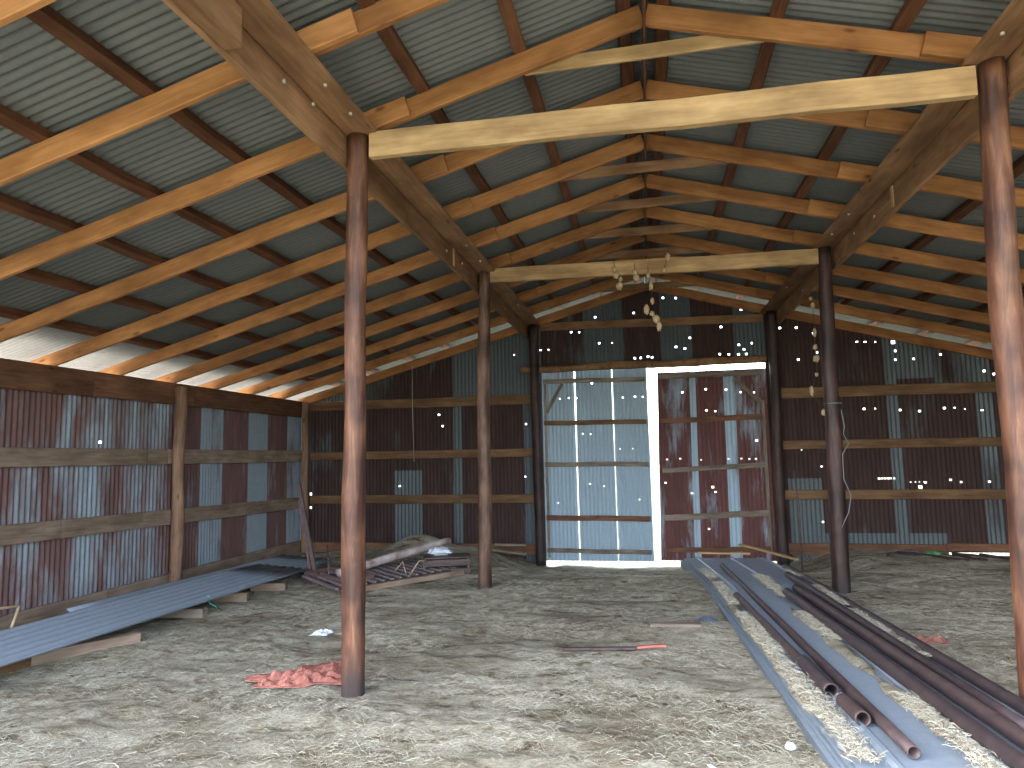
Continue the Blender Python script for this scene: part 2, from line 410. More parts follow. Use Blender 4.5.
def samp_floor(rr):
    while True:
        y = 2.9+9.8*rr.random()**1.7; x = rr.uniform(-6.6, 6.6)
        if abs(x+0.1*y) < 0.9*y+1.0 and noise.noise(Vector((x*0.9, y*1.7, 3)))+0.25 > rr.random()*0.75: return x, y
straw('loose_straw', 60000, samp_floor, 'loose pale hay and straw strewn over the whole barn floor', floor_h)

# ------------------------------------------------------------------ roof
ceil_V, ceil_F, ceil_A = [], [], []
ROOFN = RZ+RAFD+PUD+0.012
for s in (-1, 1):
    ln = math.sqrt(1+SL*SL); vdv = Vector((s/ln, 0, -SL/ln)); ndv = Vector((s*SL/ln, 0, 1/ln))
    shs = []; y = FRONT-0.35; k = 0
    while y < 14.26:
        y2 = min(y+0.76, 14.28); rr = random.Random(k*7+s)
        shs.append((y, y2, 0.03, 7.80*ln, rr.uniform(-0.15, 0.12), 0.0)); y = y2; k += 1
    v, f, a = corr(shs, (0, 0, ROOFN), (0, 1, 0), vdv, ndv, amp=0.011, segs=8)
    k0 = len(ceil_V); ceil_V += v; ceil_F += [tuple(i+k0 for i in q) for q in f]; ceil_A += a
# ridge capping
k0 = len(ceil_V)
for y in (FRONT-0.35, 14.28):
    for x in (-0.22, 0, 0.22): ceil_V.append((x, y, ROOFN+0.02-SL*abs(x)))
ceil_F += [(k0, k0+1, k0+4, k0+3), (k0+1, k0+2, k0+5, k0+4)]; ceil_A += [0, 0]
roof = struct(link('ceiling', ceil_V, ceil_F, S_ROOF, attr=('rust', ceil_A), smooth=False))

ORD = ['', 'first', 'second', 'third', 'fourth', 'fifth', 'sixth', 'seventh', 'eighth', 'ninth', 'tenth', 'eleventh', 'twelfth']
# purlins
PX = [0.15, 0.95, 1.75, 2.55, 3.30, 4.12, 4.92, 5.75, 6.55]
for s, side in ((-1, 'left'), (1, 'right')):
    for n, px in enumerate(PX):
        if s == 1 and px > 7: continue
        z = roofz(px)+RAFD+PUD/2-0.002
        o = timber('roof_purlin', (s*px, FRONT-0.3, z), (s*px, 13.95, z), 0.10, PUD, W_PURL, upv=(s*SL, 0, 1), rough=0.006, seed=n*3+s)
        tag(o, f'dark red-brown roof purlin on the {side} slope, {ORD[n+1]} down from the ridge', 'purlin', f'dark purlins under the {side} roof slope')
o = timber('ridge_board', (0, FRONT-0.3, RZ+0.075), (0, 13.3, RZ+0.075), 0.022, 0.24, W_PURL)
tag(o, 'thin dark ridge board running the length of the roof peak', 'ridge board')

# rafters
RY0, RS = 4.99, 1.0816
rid = list(range(-4, 8))
for i in rid:
    Y = RY0+i*RS; c = 8-i
    where = f'{ORD[c]} back from... '
    nth = ORD[8-i] if 8-i <= 12 else ''
    for s, side in ((-1, 'left'), (1, 'right')):
        z = lambda x: roofz(x)+RAFD/2
        if i >= -1 and not (s == 1 and i < 0):
            xi = 2.36+R.uniform(-0.05, 0.05)
            o = timber('roof_rafter', (s*0.016, Y, z(0.016)), (s*xi, Y, z(xi)), 0.048, RAFD, W_RAFT, seed=i*5+s)
            tag(o, f'pine rafter from ridge to {side} beam, {nth} one out from the gable wall', 'rafter', f'rafters between the ridge and the {side} main beam')
        if (s == -1 and i >= -2) or (s == 1 and i >= 0):
            xo = 1.87+R.uniform(-0.06, 0.06); xe = 7.72
            o = timber('roof_rafter', (s*xo, Y-0.05, z(xo)-0.004), (s*xe, Y-0.05, z(xe)-0.004), 0.048, RAFD, W_RAFT, seed=i*9+s)
            tag(o, f'pine rafter from {side} beam to eave, {nth} one out from the gable wall', 'rafter', f'rafters between the {side} main beam and the eave')
    if i in (0, 2, 3, 4, 5, 6, 7):
        xc = 0.98+R.uniform(-0.06, 0.06); zc = RZ-0.255+0.075
        dz = {0: 0.012}.get(i, R.uniform(-0.012, 0.012))
        o = timber('collar_tie', (-xc, Y+0.05, zc-dz), (xc+R.uniform(-.08, .08), Y+0.05, zc+dz), 0.03, 0.115, W_BEAM if i else W_TIE, seed=i)
        tag(o, f'short collar tie under the ridge, on rafter pair {nth} from the gable wall', 'collar tie', 'collar ties joining the rafter pairs')
for s, side in ((-1, 'left'), (1, 'right')):
    z = lambda x: roofz(x)+RAFD/2
    o = timber('gable_rafter', (s*0.016, 13.30, z(0)-0.092), (s*7.25, 13.30, z(7.25)-0.092), 0.05, RAFD, W_RAFT, seed=70+s)
    tag(o, f'brown rafter along the {side} top edge of the gable wall under the slit of daylight', 'rafter')

# ------------------------------------------------------------------ main beams, ties and poles
for s, side in ((-1, 'left'), (1, 'right')):
    b = root('main_beam', (s*2.3, 0, 4.0), f'long built-up timber beam resting on the {side} row of poles', 'beam', 'main roof beams')
    joints = [FRONT-0.2, 4.87, 9.15, 13.28]
    for k in range(3):
        y0, y1 = joints[k]+0.003, joints[k+1]-0.003
        timber('side_plank', (s*2.355, y0, 4.115), (s*2.355, y1, 4.115), 0.045, 0.29, W_BEAM, b, seed=k+s)
        timber('top_plank', (s*2.20, y0, 4.238), (s*2.20, y1, 4.238), 0.25, 0.042, W_BEAM, b, seed=k*2+s)
    if s == -1:
        timber('splice_plank', (s*2.275, FRONT-0.2, 4.09), (s*2.275, 3.25, 4.09), 0.11, 0.24, W_BEAM, b, seed=5)
    for (yy, zz) in ((3.9, 4.15), (7.6, 4.1), (8.3, 4.14), (4.3, 4.2), (11.0, 4.1)):
        tube('bolt', [(s*2.32, yy, zz), (s*2.345, yy, zz)], 0.016, M_BOLT, b)
        tube('bolt', [(s*2.14, yy+0.2, 4.20), (s*2.14, yy+0.2, 4.222)], 0.014, M_BOLT, b)
    if s == 1:
        timber('nail_cleat', (s*2.325, 7.05, 4.0), (s*2.325, 7.05, 4.21), 0.06, 0.014, W_TIE, b, upv=(1, 0, 0))
    else:
        timber('nail_cleat', (s*2.325, 7.9, 4.0), (s*2.325, 7.9, 4.21), 0.06, 0.014, W_TIE, b, upv=(1, 0, 0))

def pole(p0, p1, r0_, r1_, mat, seed, label):
    o = log('roof_pole', p0, p1, r0_, r1_, mat, bump_=0.009, seed=seed, seg=20)
    return tag(o, label, 'pole', 'round poles carrying the main beams')
pole((-2.275, 4.87, -0.15), (-2.238, 4.87, 4.217), 0.086, 0.080, P_NEAR, 1, 'reddish-brown round timber pole standing nearest on the left, tarred at its foot')
pole((-2.30, 9.11, -0.15), (-2.225, 9.11, 4.217), 0.092, 0.078, P_MID, 2, 'slender brown round pole in the middle of the left row')
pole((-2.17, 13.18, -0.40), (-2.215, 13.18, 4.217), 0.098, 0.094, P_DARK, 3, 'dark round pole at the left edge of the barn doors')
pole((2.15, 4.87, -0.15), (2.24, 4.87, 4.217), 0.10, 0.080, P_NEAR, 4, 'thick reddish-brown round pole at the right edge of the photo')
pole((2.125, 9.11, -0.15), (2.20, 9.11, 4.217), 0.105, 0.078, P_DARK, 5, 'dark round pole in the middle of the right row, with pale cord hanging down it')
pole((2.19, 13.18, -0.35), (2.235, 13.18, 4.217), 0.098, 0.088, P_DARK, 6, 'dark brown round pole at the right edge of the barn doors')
o = timber('tie_beam', (-2.135, 4.87, 4.128), (2.13, 4.87, 4.098), 0.07, 0.205, W_TIE, rough=0.006, seed=31)
tag(o, 'pale yellow tie beam spanning between the two nearest poles', 'beam', 'tie beams across the barn')
o = timber('tie_beam', (-2.14, 9.11, 4.165), (2.115, 9.11, 4.112), 0.07, 0.195, W_TIE, rough=0.006, seed=32)
tag(o, 'pale yellow tie beam spanning between the middle pair of poles', 'beam', 'tie beams across the barn')

# ------------------------------------------------------------------ left wall
LX = -7.245
def lw(y0, y1, z0, z1, r_, o_=0.0): return (y0, y1, z0, z1, r_, o_)
rl = random.Random(3); sh = []; y = 0.6; k = 0
while y < 9.25:
    y2 = min(y+0.66, 9.25); sh.append((y, y2+0.02, -0.2, 2.86, rl.choice([0.50, 0.60, 0.66, 0.54]), 0.003*(k % 2)))
    y = y2; k += 1
for (a, b_, r_) in ((9.25, 10.05, 0.85), (10.05, 10.30, 0.05), (10.30, 10.68, 0.45), (10.68, 11.42, 0.85), (11.42, 12.07, 0.02), (12.07, 12.80, 0.85), (12.80, 13.45, 0.3)):
    sh.append((a, b_+0.02, -0.2, 2.86, r_, 0.003*(k % 2))); k += 1
v, f, a = corr(sh, (LX, 0, 0), (0, 1, 0), (0, 0, 1), (1, 0, 0), holes=[(7.95, 1.98, 1.0), (13.1, 2.2, .6)])
struct(link('wall_left', v, f, S_WALL, attr=('rust', a)))
v, f, a = corr([(0.6+0.76*q, 0.6+0.76*(q+1), -0.2, 2.86, 0.6, 0.003*(q % 2)) for q in range(17)], (-LX, 0, 0), (0, 1, 0), (0, 0, 1), (-1, 0, 0))
struct(link('wall_right', v, f, S_WALL, attr=('rust', a)))
def board(name, p0, p1, w, h, mat, label, cat, group, seed, upv=(0, 0, 1), rough=0.004):
    o = timber(name, p0, p1, w, h, mat, upv=upv, seed=seed, rough=rough); return tag(o, label, cat, group)
gx = -7.20
for (y0, y1, nm) in ((FRONT, 7.72, 'nearer part'), (7.725, 9.75, 'middle part'), (9.755, 13.36, 'farther part')):
    board('wall_plate', (gx+0.01, y0, 2.735), (gx+0.01, y1, 2.735), 0.05, 0.33, W_PLATE, f'wide brown plank along the top of the left wall, {nm}', 'plank', 'planks along the top of the left wall', int(y0*10))
for (zz0, zz1, nm, joints) in ((1.79, 1.76, 'upper', (FRONT, 8.78, 9.2, 13.36)), (0.925, 0.80, 'lower', (FRONT, 7.32, 8.72, 13.36)), (-0.085, -0.085, 'bottom', (FRONT, 8.10, 9.3, 13.36))):
    for q in range(3):
        y0, y1 = joints[q]+0.004, joints[q+1]-0.004
        zf = lambda y: zz0+(zz1-zz0)*(y-6.4)/7
        board('wall_girt', (gx, y0, zf(y0)), (gx, y1, zf(y1)), 0.05, 0.225 if nm != 'bottom' else 0.24, W_GIRT, f"weathered {nm} girt board on the left wall, {('nearest', 'middle', 'farthest')[q]} length", 'board', 'horizontal boards on the left wall', int(y0*7+zz0*5))
for y_, nm in ((5.05, 'nearest'), (9.30, 'middle')):
    o = log('wall_post', (-7.075, y_, -0.3), (-7.09, y_+0.04, 2.84), 0.092, 0.085, W_POST, bump_=0.010, seed=y_)
    tag(o, 'rounded brown post standing halfway along the left wall' if y_ > 6 else 'rounded brown post against the near end of the left wall', 'post', 'posts against the walls')
o = log('wall_post', (-7.07, 13.24, -0.3), (-7.08, 13.24, 2.88), 0.075, 0.07, W_POST, bump_=0.006, seed=9)
tag(o, 'brown post standing in the back left corner', 'post', 'posts against the walls')
for y_ in (5.05, 9.3):
    o = log('wall_post', (7.09, y_, -0.3), (7.09, y_, 2.84), 0.09, 0.085, W_POST, bump_=0.010, seed=y_+3)
    tag(o, f"brown post against the right wall, {'nearer' if y_ < 6 else 'farther'} one", 'post', 'posts against the walls')
timber('wall_plate', (-gx, FRONT, 2.735), (-gx, 13.36, 2.735), 0.05, 0.33, W_PLATE, seed=77)
tag(bpy.context.scene.collection.objects[-1], 'brown plank along the top of the right wall', 'plank')

# ------------------------------------------------------------------ back wall
HB = [(-2.65,3.68),(-2.11,3.75),(-1.95,3.75),(-1.49,4.08),(-1.33,4.07),(-1.01,4.35),(-0.94,3.83),(-0.7,3.82),(-0.26,4.39),(0.31,4.65),(0.39,4.74),(0.55,4.63),(-0.27,3.50),(-0.16,3.50),(-0.02,3.52),(0.06,3.50),(0.51,3.68),(-4.23,2.53),(-4.15,2.3),(-2.44,2.29),(-5.07,1.11),(-2.48,1.26),(0.71,4.74),(1.74,4.33),(1.36,4.02),(2.41,3.94),(2.71,3.93),(3.0,3.81),(3.16,3.8),(0.78,3.84),(0.68,3.64),(1.67,3.66),(1.75,3.57),(1.9,3.68),(2.71,3.33),(3.04,3.45),(1.31,3.50),(1.47,3.49),(1.65,3.48),(1.79,3.48),(2.36,2.95),(3.73,3.61),(3.87,3.6),(4.04,3.59),(4.34,3.57),(4.36,3.41),(4.35,3.25),(4.66,3.25),(5.1,3.31),(5.77,2.98),(5.92,2.92),(3.77,2.38),(3.95,2.38),(4.36,2.34),(4.68,2.31),(5.08,2.35),(5.25,2.35),(5.41,2.32),(5.68,2.29),(2.66,1.67),(2.98,1.36),(4.59,0.97),(4.68,1.05),(5.08,1.09),(5.25,1.05),(5.69,1.05),(2.94,0.37),(-7.02,0.97),(-7.02,0.69)]
big = {(4.34, 3.57): 1.8, (4.59, 0.97): 1.9, (-7.02, 0.97): 1.7, (-7.02, 0.69): 1.5}
dim = {(3.87, 3.6), (3.73, 3.61), (4.04, 3.59), (3.95, 2.38), (5.25, 2.35), (5.41, 2.32), (5.68, 2.29), (-0.7, 3.82), (0.71, 4.74), (-2.65, 3.68), (-2.11, 3.75), (-1.95, 3.75), (2.36, 2.95)}
HBs = [(a, b, big.get((a, b), 0.65 if (a, b) in dim else 1.05)) for a, b in HB]
HBs += [(3.93+0.05*k, 1.13, 1.0) for k in range(6)] + [(4.45+0.07*k, 1.06, 0.45) for k in range(4)]
top = lambda u: roofz(u)+0.02
DH = 3.30        # height of the doorway
# name, list of sheets: (x0, x1, z0, z1, rust)
bw = [(-7.25, -6.45, 0.75), (-6.45, -5.85, 0.8), (-5.85, -5.2, 0.85), (-5.2, -4.6, 0.55), (-4.6, -3.95, 0.9), (-3.95, -3.75, 0.0), (-3.75, -3.1, 0.85), (-3.1, -2.48, 0.9), (-2.48, -2.12, 0.1),
      (2.12, 2.40, 0.8), (2.40, 2.95, 0.75), (2.95, 3.55, 0.85), (3.55, 4.15, 0.9), (4.15, 4.32, 0.0), (4.32, 4.95, 0.8), (4.95, 5.60, 0.95), (5.60, 5.85, 0.25), (5.85, 6.5, 0.8), (6.5, 7.25, 0.8)]
sh = []; k = 0
for (a, b_, r_) in bw:
    lo, hi = -0.22, top
    if a >= 4.85 and a < 5.9: lo = -0.16
    if -3.8 < a < 3.0: lo = -0.6
    segs_ = [(lo, hi, r_)]
    if (a, b_) == (-5.2, -4.6): segs_ = [(lo, 1.42, -0.15), (1.40, hi, 0.9)]
    elif a in (-7.25, -6.45, -5.85): segs_ = [(lo, 2.72, r_), (2.70, hi, 0.15 if a < -6 else 0.5)]
    elif a in (-3.75, -3.1): segs_ = [(lo, 2.72, r_), (2.70, hi, -0.1 if a == -3.75 else 0.0)]
    elif a == 2.40: segs_ = [(lo, 1.15, -0.1), (1.13, hi, 0.9)]
    elif a in (2.95, 3.55, 4.32): segs_ = [(lo, 0.17, 0.0), (0.15, 2.9, r_), (2.88, hi, 0.3 if a == 4.32 else 0.75)]
    elif a == 4.95: segs_ = [(lo, 2.72, r_), (2.7, hi, 0.4)]
    for q, (z0, z1, rr_) in enumerate(segs_):
        sh.append((a, b_+0.02, z0, z1, rr_, -0.003*(k % 2)-0.004*q)); 
    k += 1
for (a, b_, r_) in ((-2.12, -1.25, 0.75), (-1.25, -0.50, -0.05), (-0.50, 0.23, 0.85), (0.23, 0.79, 0.1), (0.79, 1.58, 0.8), (1.58, 2.12, -0.05)):
    sh.append((a, b_+0.02, DH, top, r_, -0.003*(k % 2))); k += 1
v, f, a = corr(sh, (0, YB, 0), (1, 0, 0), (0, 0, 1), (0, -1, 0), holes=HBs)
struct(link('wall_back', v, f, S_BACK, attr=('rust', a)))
gy = 13.345
def bgirt(x0, x1, z0, z1, h, label, mat=W_GIRTB, grp='horizontal boards on the gable wall', name='wall_girt', cat='board'):
    board(name, (x0, gy, z0), (x1, gy, z1), 0.045, h, mat, label, cat, grp, int(x0*31+z0*17))
for (zl, zr, h, nm) in ((2.79, 2.71, 0.19, 'top'), (1.745, 1.76, 0.16, 'upper'), (0.855, 0.86, 0.17, 'lower')):
    bgirt(-7.0, -2.27, zl, zl-0.02, h, f'{nm} brown girt on the gable wall left of the barn doors')
    bgirt(2.29, 7.0, zr, zr-0.03, h, f'{nm} brown girt on the gable wall right of the barn doors')
bgirt(-7.0, -2.27, -0.11, -0.13, 0.2, 'orange-brown skirting board at the foot of the gable wall left of the doors', W_PLATE)
bgirt(2.29, 4.9, -0.10, -0.12, 0.2, 'orange-brown skirting board at the foot of the gable wall right of the doors', W_PLATE)
bgirt(4.91, 7.0, -0.06, -0.08, 0.13, 'narrow skirting board above the bright gap at the foot of the gable wall', W_PLATE)
bgirt(-2.11, 2.11, 4.20, 4.14, 0.155, 'pale brown girt across the gable high above the barn doors', W_BEAM)
o = log('door_header', (-2.5, 13.325, 3.345), (2.13, 13.325, 3.36), 0.075, 0.065, W_BEAM, bump_=0.014, seed=12)
tag(o, 'rough log header lying across the top of the barn doorway', 'header')
o = log('wall_post', (7.07, 13.24, -0.3), (7.08, 13.24, 2.88), 0.075, 0.07, W_POST, bump_=0.006, seed=19)
tag(o, 'brown post standing in the back right corner', 'post', 'posts against the walls')

# ------------------------------------------------------------------ doors
HD = [(-1.12,3.06),(-1.76,2.77),(-1.58,2.78),(-1.44,2.77),(-0.53,2.75),(-0.3,2.76),(-0.15,2.75),(-1.33,2.07),(-1.18,2.06),(-0.62,1.76),(-0.38,1.76),(-1.22,1.1),(-0.95,1.05),(-1.85,0.74),(-0.29,0.79),(0.6,2.81),(1.03,2.85),(1.4,2.83),(1.66,2.77),(1.90,2.76),(1.03,2.45),(1.19,2.43),(1.08,2.27),(0.84,2.27),(1.9,1.86),(0.53,1.55),(0.9,1.52),(1.39,1.53),(1.61,1.53),(1.75,1.52),(1.87,1.52),(1.09,1.01),(1.13,0.92),(0.72,0.9),(0.29,1.54),(0.25,1.1),(0.99,0.24)]
HDs = [(a, b, 1.3 if (a, b) in ((1.9, 1.86), (-1.12, 3.06), (1.09, 1.01)) else 0.75 if a < 0 else 0.95) for a, b in HD]
DY = 13.47
d1 = bpy.data.objects.new('door_1', None); C.objects.link(d1); d1.location = (-1.1, DY, -0.37); d1['_loc'] = (-1.1, DY, -0.37); struct(d1)
d1['label'] = 'left barn door leaf of pale blue-grey corrugated iron on board rails'
v, f, a = corr([(-2.115, -1.463, -0.36, 3.31, -0.25, 0), (-1.449, -0.735, -0.36, 3.31, -0.25, 0), (-0.720, -0.06, -0.36, 3.31, -0.25, 0)], (0, DY, 0), (1, 0, 0), (0, 0, 1), (0, -1, 0), holes=HDs)
link('door_panel', v, f, S_DOOR, d1, attr=('rust', a))
for (z, h, m_) in ((3.12, 0.09, W_GREY), (2.30, 0.09, W_GIRTB), (1.49, 0.09, W_GREY), (0.46, 0.10, W_PLATE), (-0.16, 0.08, W_GREY)):
    timber('door_rail', (-2.08, DY-0.035, z), (-0.10, DY-0.035, z-0.03), 0.035, h, m_, d1, rough=0.008)
timber('door_stile', (-2.05, DY-0.03, -0.3), (-2.05, DY-0.03, 3.15), 0.03, 0.05, W_GREY, d1, upv=(1, 0, 0))
timber('door_brace', (-1.70, DY-0.06, 3.06), (-2.03, DY-0.06, 2.50), 0.03, 0.06, W_GREY, d1)
d2 = bpy.data.objects.new('door_2', None); C.objects.link(d2); d2.location = (1.1, DY, -0.25); d2['_loc'] = (1.1, DY, -0.25); struct(d2)
d2['label'] = 'right barn door leaf of rust-red corrugated iron with two grey strips'
lft = lambda z: 0
sl = [(0.14, 0.73, 0.75), (0.73, 0.84, -0.3), (0.84, 1.36, 0.8), (1.36, 1.47, -0.25), (1.47, 1.56, 0.28), (1.56, 2.115, 0.75)]
v, f, a = corr([(p, q+0.012, -0.34, 3.205, r_, 0.002*(n % 2)) for n, (p, q, r_) in enumerate(sl)], (0, DY, 0), (1, 0, 0), (0, 0, 1), (0, -1, 0), holes=HDs)
# the leaf hangs a little out of true: shear its left edge
v = [Vector((p.x - 0.07*(1-(p.z+0.25)/3.38)*(1-(p.x-0.14)/1.9), p.y, p.z)) for p in v]
link('door_panel', v, f, S_DOOR, d2, attr=('rust', a))
for (z0, z1, h, m_) in ((3.12, 3.12, 0.09, W_GREY), (2.27, 2.30, 0.10, W_PLATE), (1.33, 1.41, 0.09, W_GREY), (0.45, 0.53, 0.11, W_GREY), (-0.15, -0.12, 0.09, W_PLATE)):
    timber('door_rail', (0.16, DY-0.035, z0), (2.03, DY-0.035, z1), 0.035, h, m_, d2, rough=0.008)
timber('door_stile', (2.03, DY-0.03, -0.2), (2.04, DY-0.03, 2.6), 0.03, 0.06, W_GREY, d2, upv=(1, 0, 0))
timber('door_brace', (1.55, DY-0.06, 3.02), (2.02, DY-0.06, 2.55), 0.03, 0.07, W_GREY, d2)

# ------------------------------------------------------------------ sheet stack and pipes on the right
def ribbed(name, cl0, cl1, w, zf, mat, label, group, ribs=(0.16, 0.58, 0.97), rib_h=0.018, rust=0.1, edge=0.10, seed=0, wob=0.006):
    """long roofing sheet with raised ribs and turned-down edges, 4 mm thick"""
    p0, p1 = Vector(cl0), Vector(cl1); d = (p1-p0); L = d.length; d.normalize(); side = Vector((d.y, -d.x, 0))
    prof = [(0, -edge), (0.0, 0)]
    for r_ in ribs:
        u = r_*w
        prof += [(max(u-0.03, 0.004), 0.0), (u-0.012 if u > 0.03 else u, rib_h), (u+0.012, rib_h), (u+0.035, 0)]
    prof += [(w, 0), (w, -edge)]
    prof = sorted(set(prof), key=lambda q: (q[0], 0)) if False else prof
    n = 24; V = []; Fc = []; th = 0.004; m_ = len(prof)
    for i in range(n+1):
        t = i/n; c = p0+d*(L*t); z = zf(t)
        for (u, h) in prof:
            q = c+side*(u-w/2); V.append((q.x, q.y, z+h+wob*noise.noise(Vector((u*2, t*L*0.8, seed)))))
        for (u, h) in prof:
            q = c+side*(u-w/2); V.append((q.x, q.y, z+h-th+wob*noise.noise(Vector((u*2, t*L*0.8, seed)))))
    for i in range(n):
        a = i*2*m_; b = a+2*m_
        for j in range(m_-1):
            Fc.append((a+j, a+j+1, b+j+1, b+j)); Fc.append((a+m_+j+1, a+m_+j, b+m_+j, b+m_+j+1))
        Fc.append((a, b, b+m_, a+m_)); Fc.append((a+m_-1, a+2*m_-1, b+2*m_-1, b+m_-1))
    for a in (0, n*2*m_):
        for j in range(m_-1): Fc.append((a+j, a+m_+j, a+m_+j+1, a+j+1))
    o = link(name, V, Fc, mat, attr=('rust', [rust]*len(Fc)))
    return tag(o, label, 'metal sheet', group)
G = 'long metal sheets stacked on the right of the floor'
def cl(t, off=0.0):      # centre line of the stack: t=0 near end, 1 far end
    a = Vector((1.46+off, 3.2, 0)); b = Vector((1.00+off, 12.0, 0)); return a.lerp(b, t)
stack = [(-0.03, 0.045, 'lowest', 0.0, 1.0, 0.15), (0.0, 0.065, 'second lowest', -0.02, 0.985, 0.05), (0.015, 0.095, 'second highest', 0.0, 0.99, 0.1), (0.03, 0.125, 'topmost', 0.02, 0.97, -0.05)]
for n, (off, z, nm, t0, t1, ru) in enumerate(stack):
    ribbed('roofing_sheet', cl(t0, off), cl(t1, off), 1.22, (lambda t, z=z: z - 0.16*max(0, (t-0.64)/0.36)), S_STACK,
           f'blue-grey ribbed sheet in the long stack leading to the doors, {nm} of four', G, rust=ru, seed=n)
zt = 0.125+0.01
pz = lambda r_: zt+r_
def yd(y): return -0.16*max(0, (y-8.83)/3.17)
def pipe(x0, y0, x1, y1, r_, mat, label, dz=0.0, sag=0.0, name='steel_pipe'):
    o = hollow_pipe(name, (x0, y0, pz(r_)+dz+yd(y0)), (x1, y1, pz(r_)+dz+yd(y1)), r_, mat, sag=sag)
    return tag(o, label, 'pipe', 'steel pipes on the metal sheets')
pipe(1.145, 3.93, 0.845, 10.1, 0.034, M_PIPE, 'long thin rusty pipe down the middle of the sheets with its near end open')
c1 = root('coupled_pipe', (0.97, 4.8, 0.15), 'rusty pipe with a thicker sleeve at its near end, left of the long thin pipe', 'pipe', 'steel pipes on the metal sheets')
hollow_pipe('tube', (0.955, 4.95, pz(0.035)), (0.755, 7.75, pz(0.035)), 0.035, M_PIPE, parent=c1)
hollow_pipe('sleeve', (0.966, 4.78, pz(0.044)), (0.925, 5.40, pz(0.044)), 0.047, M_PIPED, parent=c1)
pipe(1.022, 4.33, 0.995, 4.62, 0.043, M_PIPE, 'short stub of wide rusty pipe with its round open end facing front', name='pipe_stub')
pipe(1.62, 3.3, 1.285, 7.9, 0.046, M_PIPED, 'dark brown pipe leftmost of the bundle along the right side of the sheets')
pipe(1.79, 3.5, 1.43, 8.15, 0.044, M_PIPE, 'rusty pipe second from the left in the bundle along the right side of the sheets')
pipe(1.745, 4.28, 1.435, 9.1, 0.040, M_PIPED, 'purplish pipe third in the bundle, its open near end showing beside the right pole', dz=0.0)
bpy.context.scene.collection.objects[-1].location.x = 0.09
pipe(2.03, 3.9, 1.66, 10.0, 0.042, M_PIPED, 'dark pipe outermost on the right edge of the sheet stack', dz=0.0)
# hay drifts on the stack
def drift(x0, y0, x1, y1, w, h, seed, label):
    V = []; Fc = []; n = 90; m_ = 8
    for i in range(n+1):
        t = i/n; x = x0+(x1-x0)*t; y = y0+(y1-y0)*t; ww = w*max(0.0, min(1, 0.75+1.6*noise.noise(Vector((t*9+seed, seed, 0)))))*min(1, t*12, (1-t)*12)+0.004
        for j in range(m_+1):
            u = j/m_*2-1; ed = 0.02*noise.noise(Vector((t*60, j*2.1, seed)))
            V.append((x+ww*0.5*u+ed*abs(u), y, zt-0.006+yd(y)+h*(1-u*u)*min(1, ww/w*1.3)+0.008*noise.noise(Vector((t*70, u*3, seed)))))
    for i in range(n):
        for j in range(m_): a = i*(m_+1)+j; Fc.append((a, a+1, a+m_+2, a+m_+1))
    k = len(V)
    o = link('hay_drift', V, Fc, M_HAY, smooth=True); tag(o, label, 'hay', kind='stuff')
drift(0.84, 4.2, 0.655, 7.9, 0.13, 0.022, 1, 'drift of hay on the sheets left of the sleeved pipe')
drift(1.46, 3.9, 1.23, 7.4, 0.14, 0.02, 2, 'drift of hay on the sheets left of the pipe bundle')
drift(1.885, 4.4, 1.70, 8.0, 0.07, 0.02, 3, 'drift of hay between the outer pipes on the right')
drift(0.66, 8.0, 0.60, 9.2, 0.08, 0.012, 4, 'thin drift of hay on the far left part of the sheets')
# straw caught on the stack
def samp_stack(rr):
    while True:
        t = rr.random()**1.3*0.75; u = rr.gauss(0, 1)
        lane = rr.choice([-0.55, -0.52, 0.03, 0.02, 0.505]); x = cl(t).x+lane+rr.gauss(0, 0.035); y = cl(t).y
        if noise.noise(Vector((y*1.3, lane*9, 2))) > -0.1+0.0*u: return x, y
straw('straw_on_sheets', 9000, samp_stack, 'pale straw caught between the pipes on the stacked metal sheets', lambda x, y: zt+0.02+yd(y), 0.02, 0.07, 0.0014, 0.35, (0.0, 0.75), 0.015)
o = timber('pale_lath', (0.55, 11.45, 0.06), (2.05, 11.0, 0.03), 0.07, 0.03, W_TIE, seed=41)
o.matrix_world = frame((1.35, 12.2, 0.12), (1.95, 10.75, 0.10))[0]
tag(o, 'thin pale wooden lath lying at the far end of the sheet stack', 'stick')
o = timber('pale_lath', (0.62, 11.35, 0.10), (1.4, 11.45, 0.08), 0.06, 0.025, W_TIE, seed=42)
tag(o, 'short pale board end at the far left corner of the sheet stack', 'stick')

# ------------------------------------------------------------------ sheets along the left wall
def corr_sheet(name, p0, p1, w, z0, z1, tilt, label, group, rust, mat=S_STACK):
    p0, p1 = Vector(p0), Vector(p1); d = p1-p0; L = d.length; d.normalize(); side = Vector((d.y, -d.x, 0))
    amp, pit = 0.014, 0.13; n = int(w/pit*8); V = []; Fc = []; nl = 10; th = 0.003
    for lay in (0, 1):
        for i in range(nl+1):
            t = i/nl; c = p0+d*(L*t)
            for j in range(n+1):
                u = w*j/n; q = c+side*(u-w/2); z = z0+(z1-z0)*t+tilt*(u/w-0.5)*-1 + amp*math.cos(2*PI*u/pit) - lay*th + 0.006*noise.noise(Vector((u, t*L*0.6, z0*30)))
                V.append((q.x, q.y, z))
    K = (nl+1)*(n+1)
    for i in range(nl):
        for j in range(n):
            a = i*(n+1)+j; Fc.append((a, a+1, a+n+2, a+n+1)); Fc.append((K+a+1, K+a, K+a+n+1, K+a+n+2))
    for i in range(nl):
        a, b = i*(n+1), (i+1)*(n+1); Fc.append((a, b, K+b, K+a)); a += n; b += n; Fc.append((b, a, K+a, K+b))
    for j in range(n):
        Fc.append((j+1, j, K+j, K+j+1)); a = nl*(n+1)+j; Fc.append((a, a+1, K+a+1, K+a))
    o = link(name, V, Fc, mat, attr=('rust', [rust]*len(Fc)), smooth=True); return tag(o, label, 'metal sheet', group)
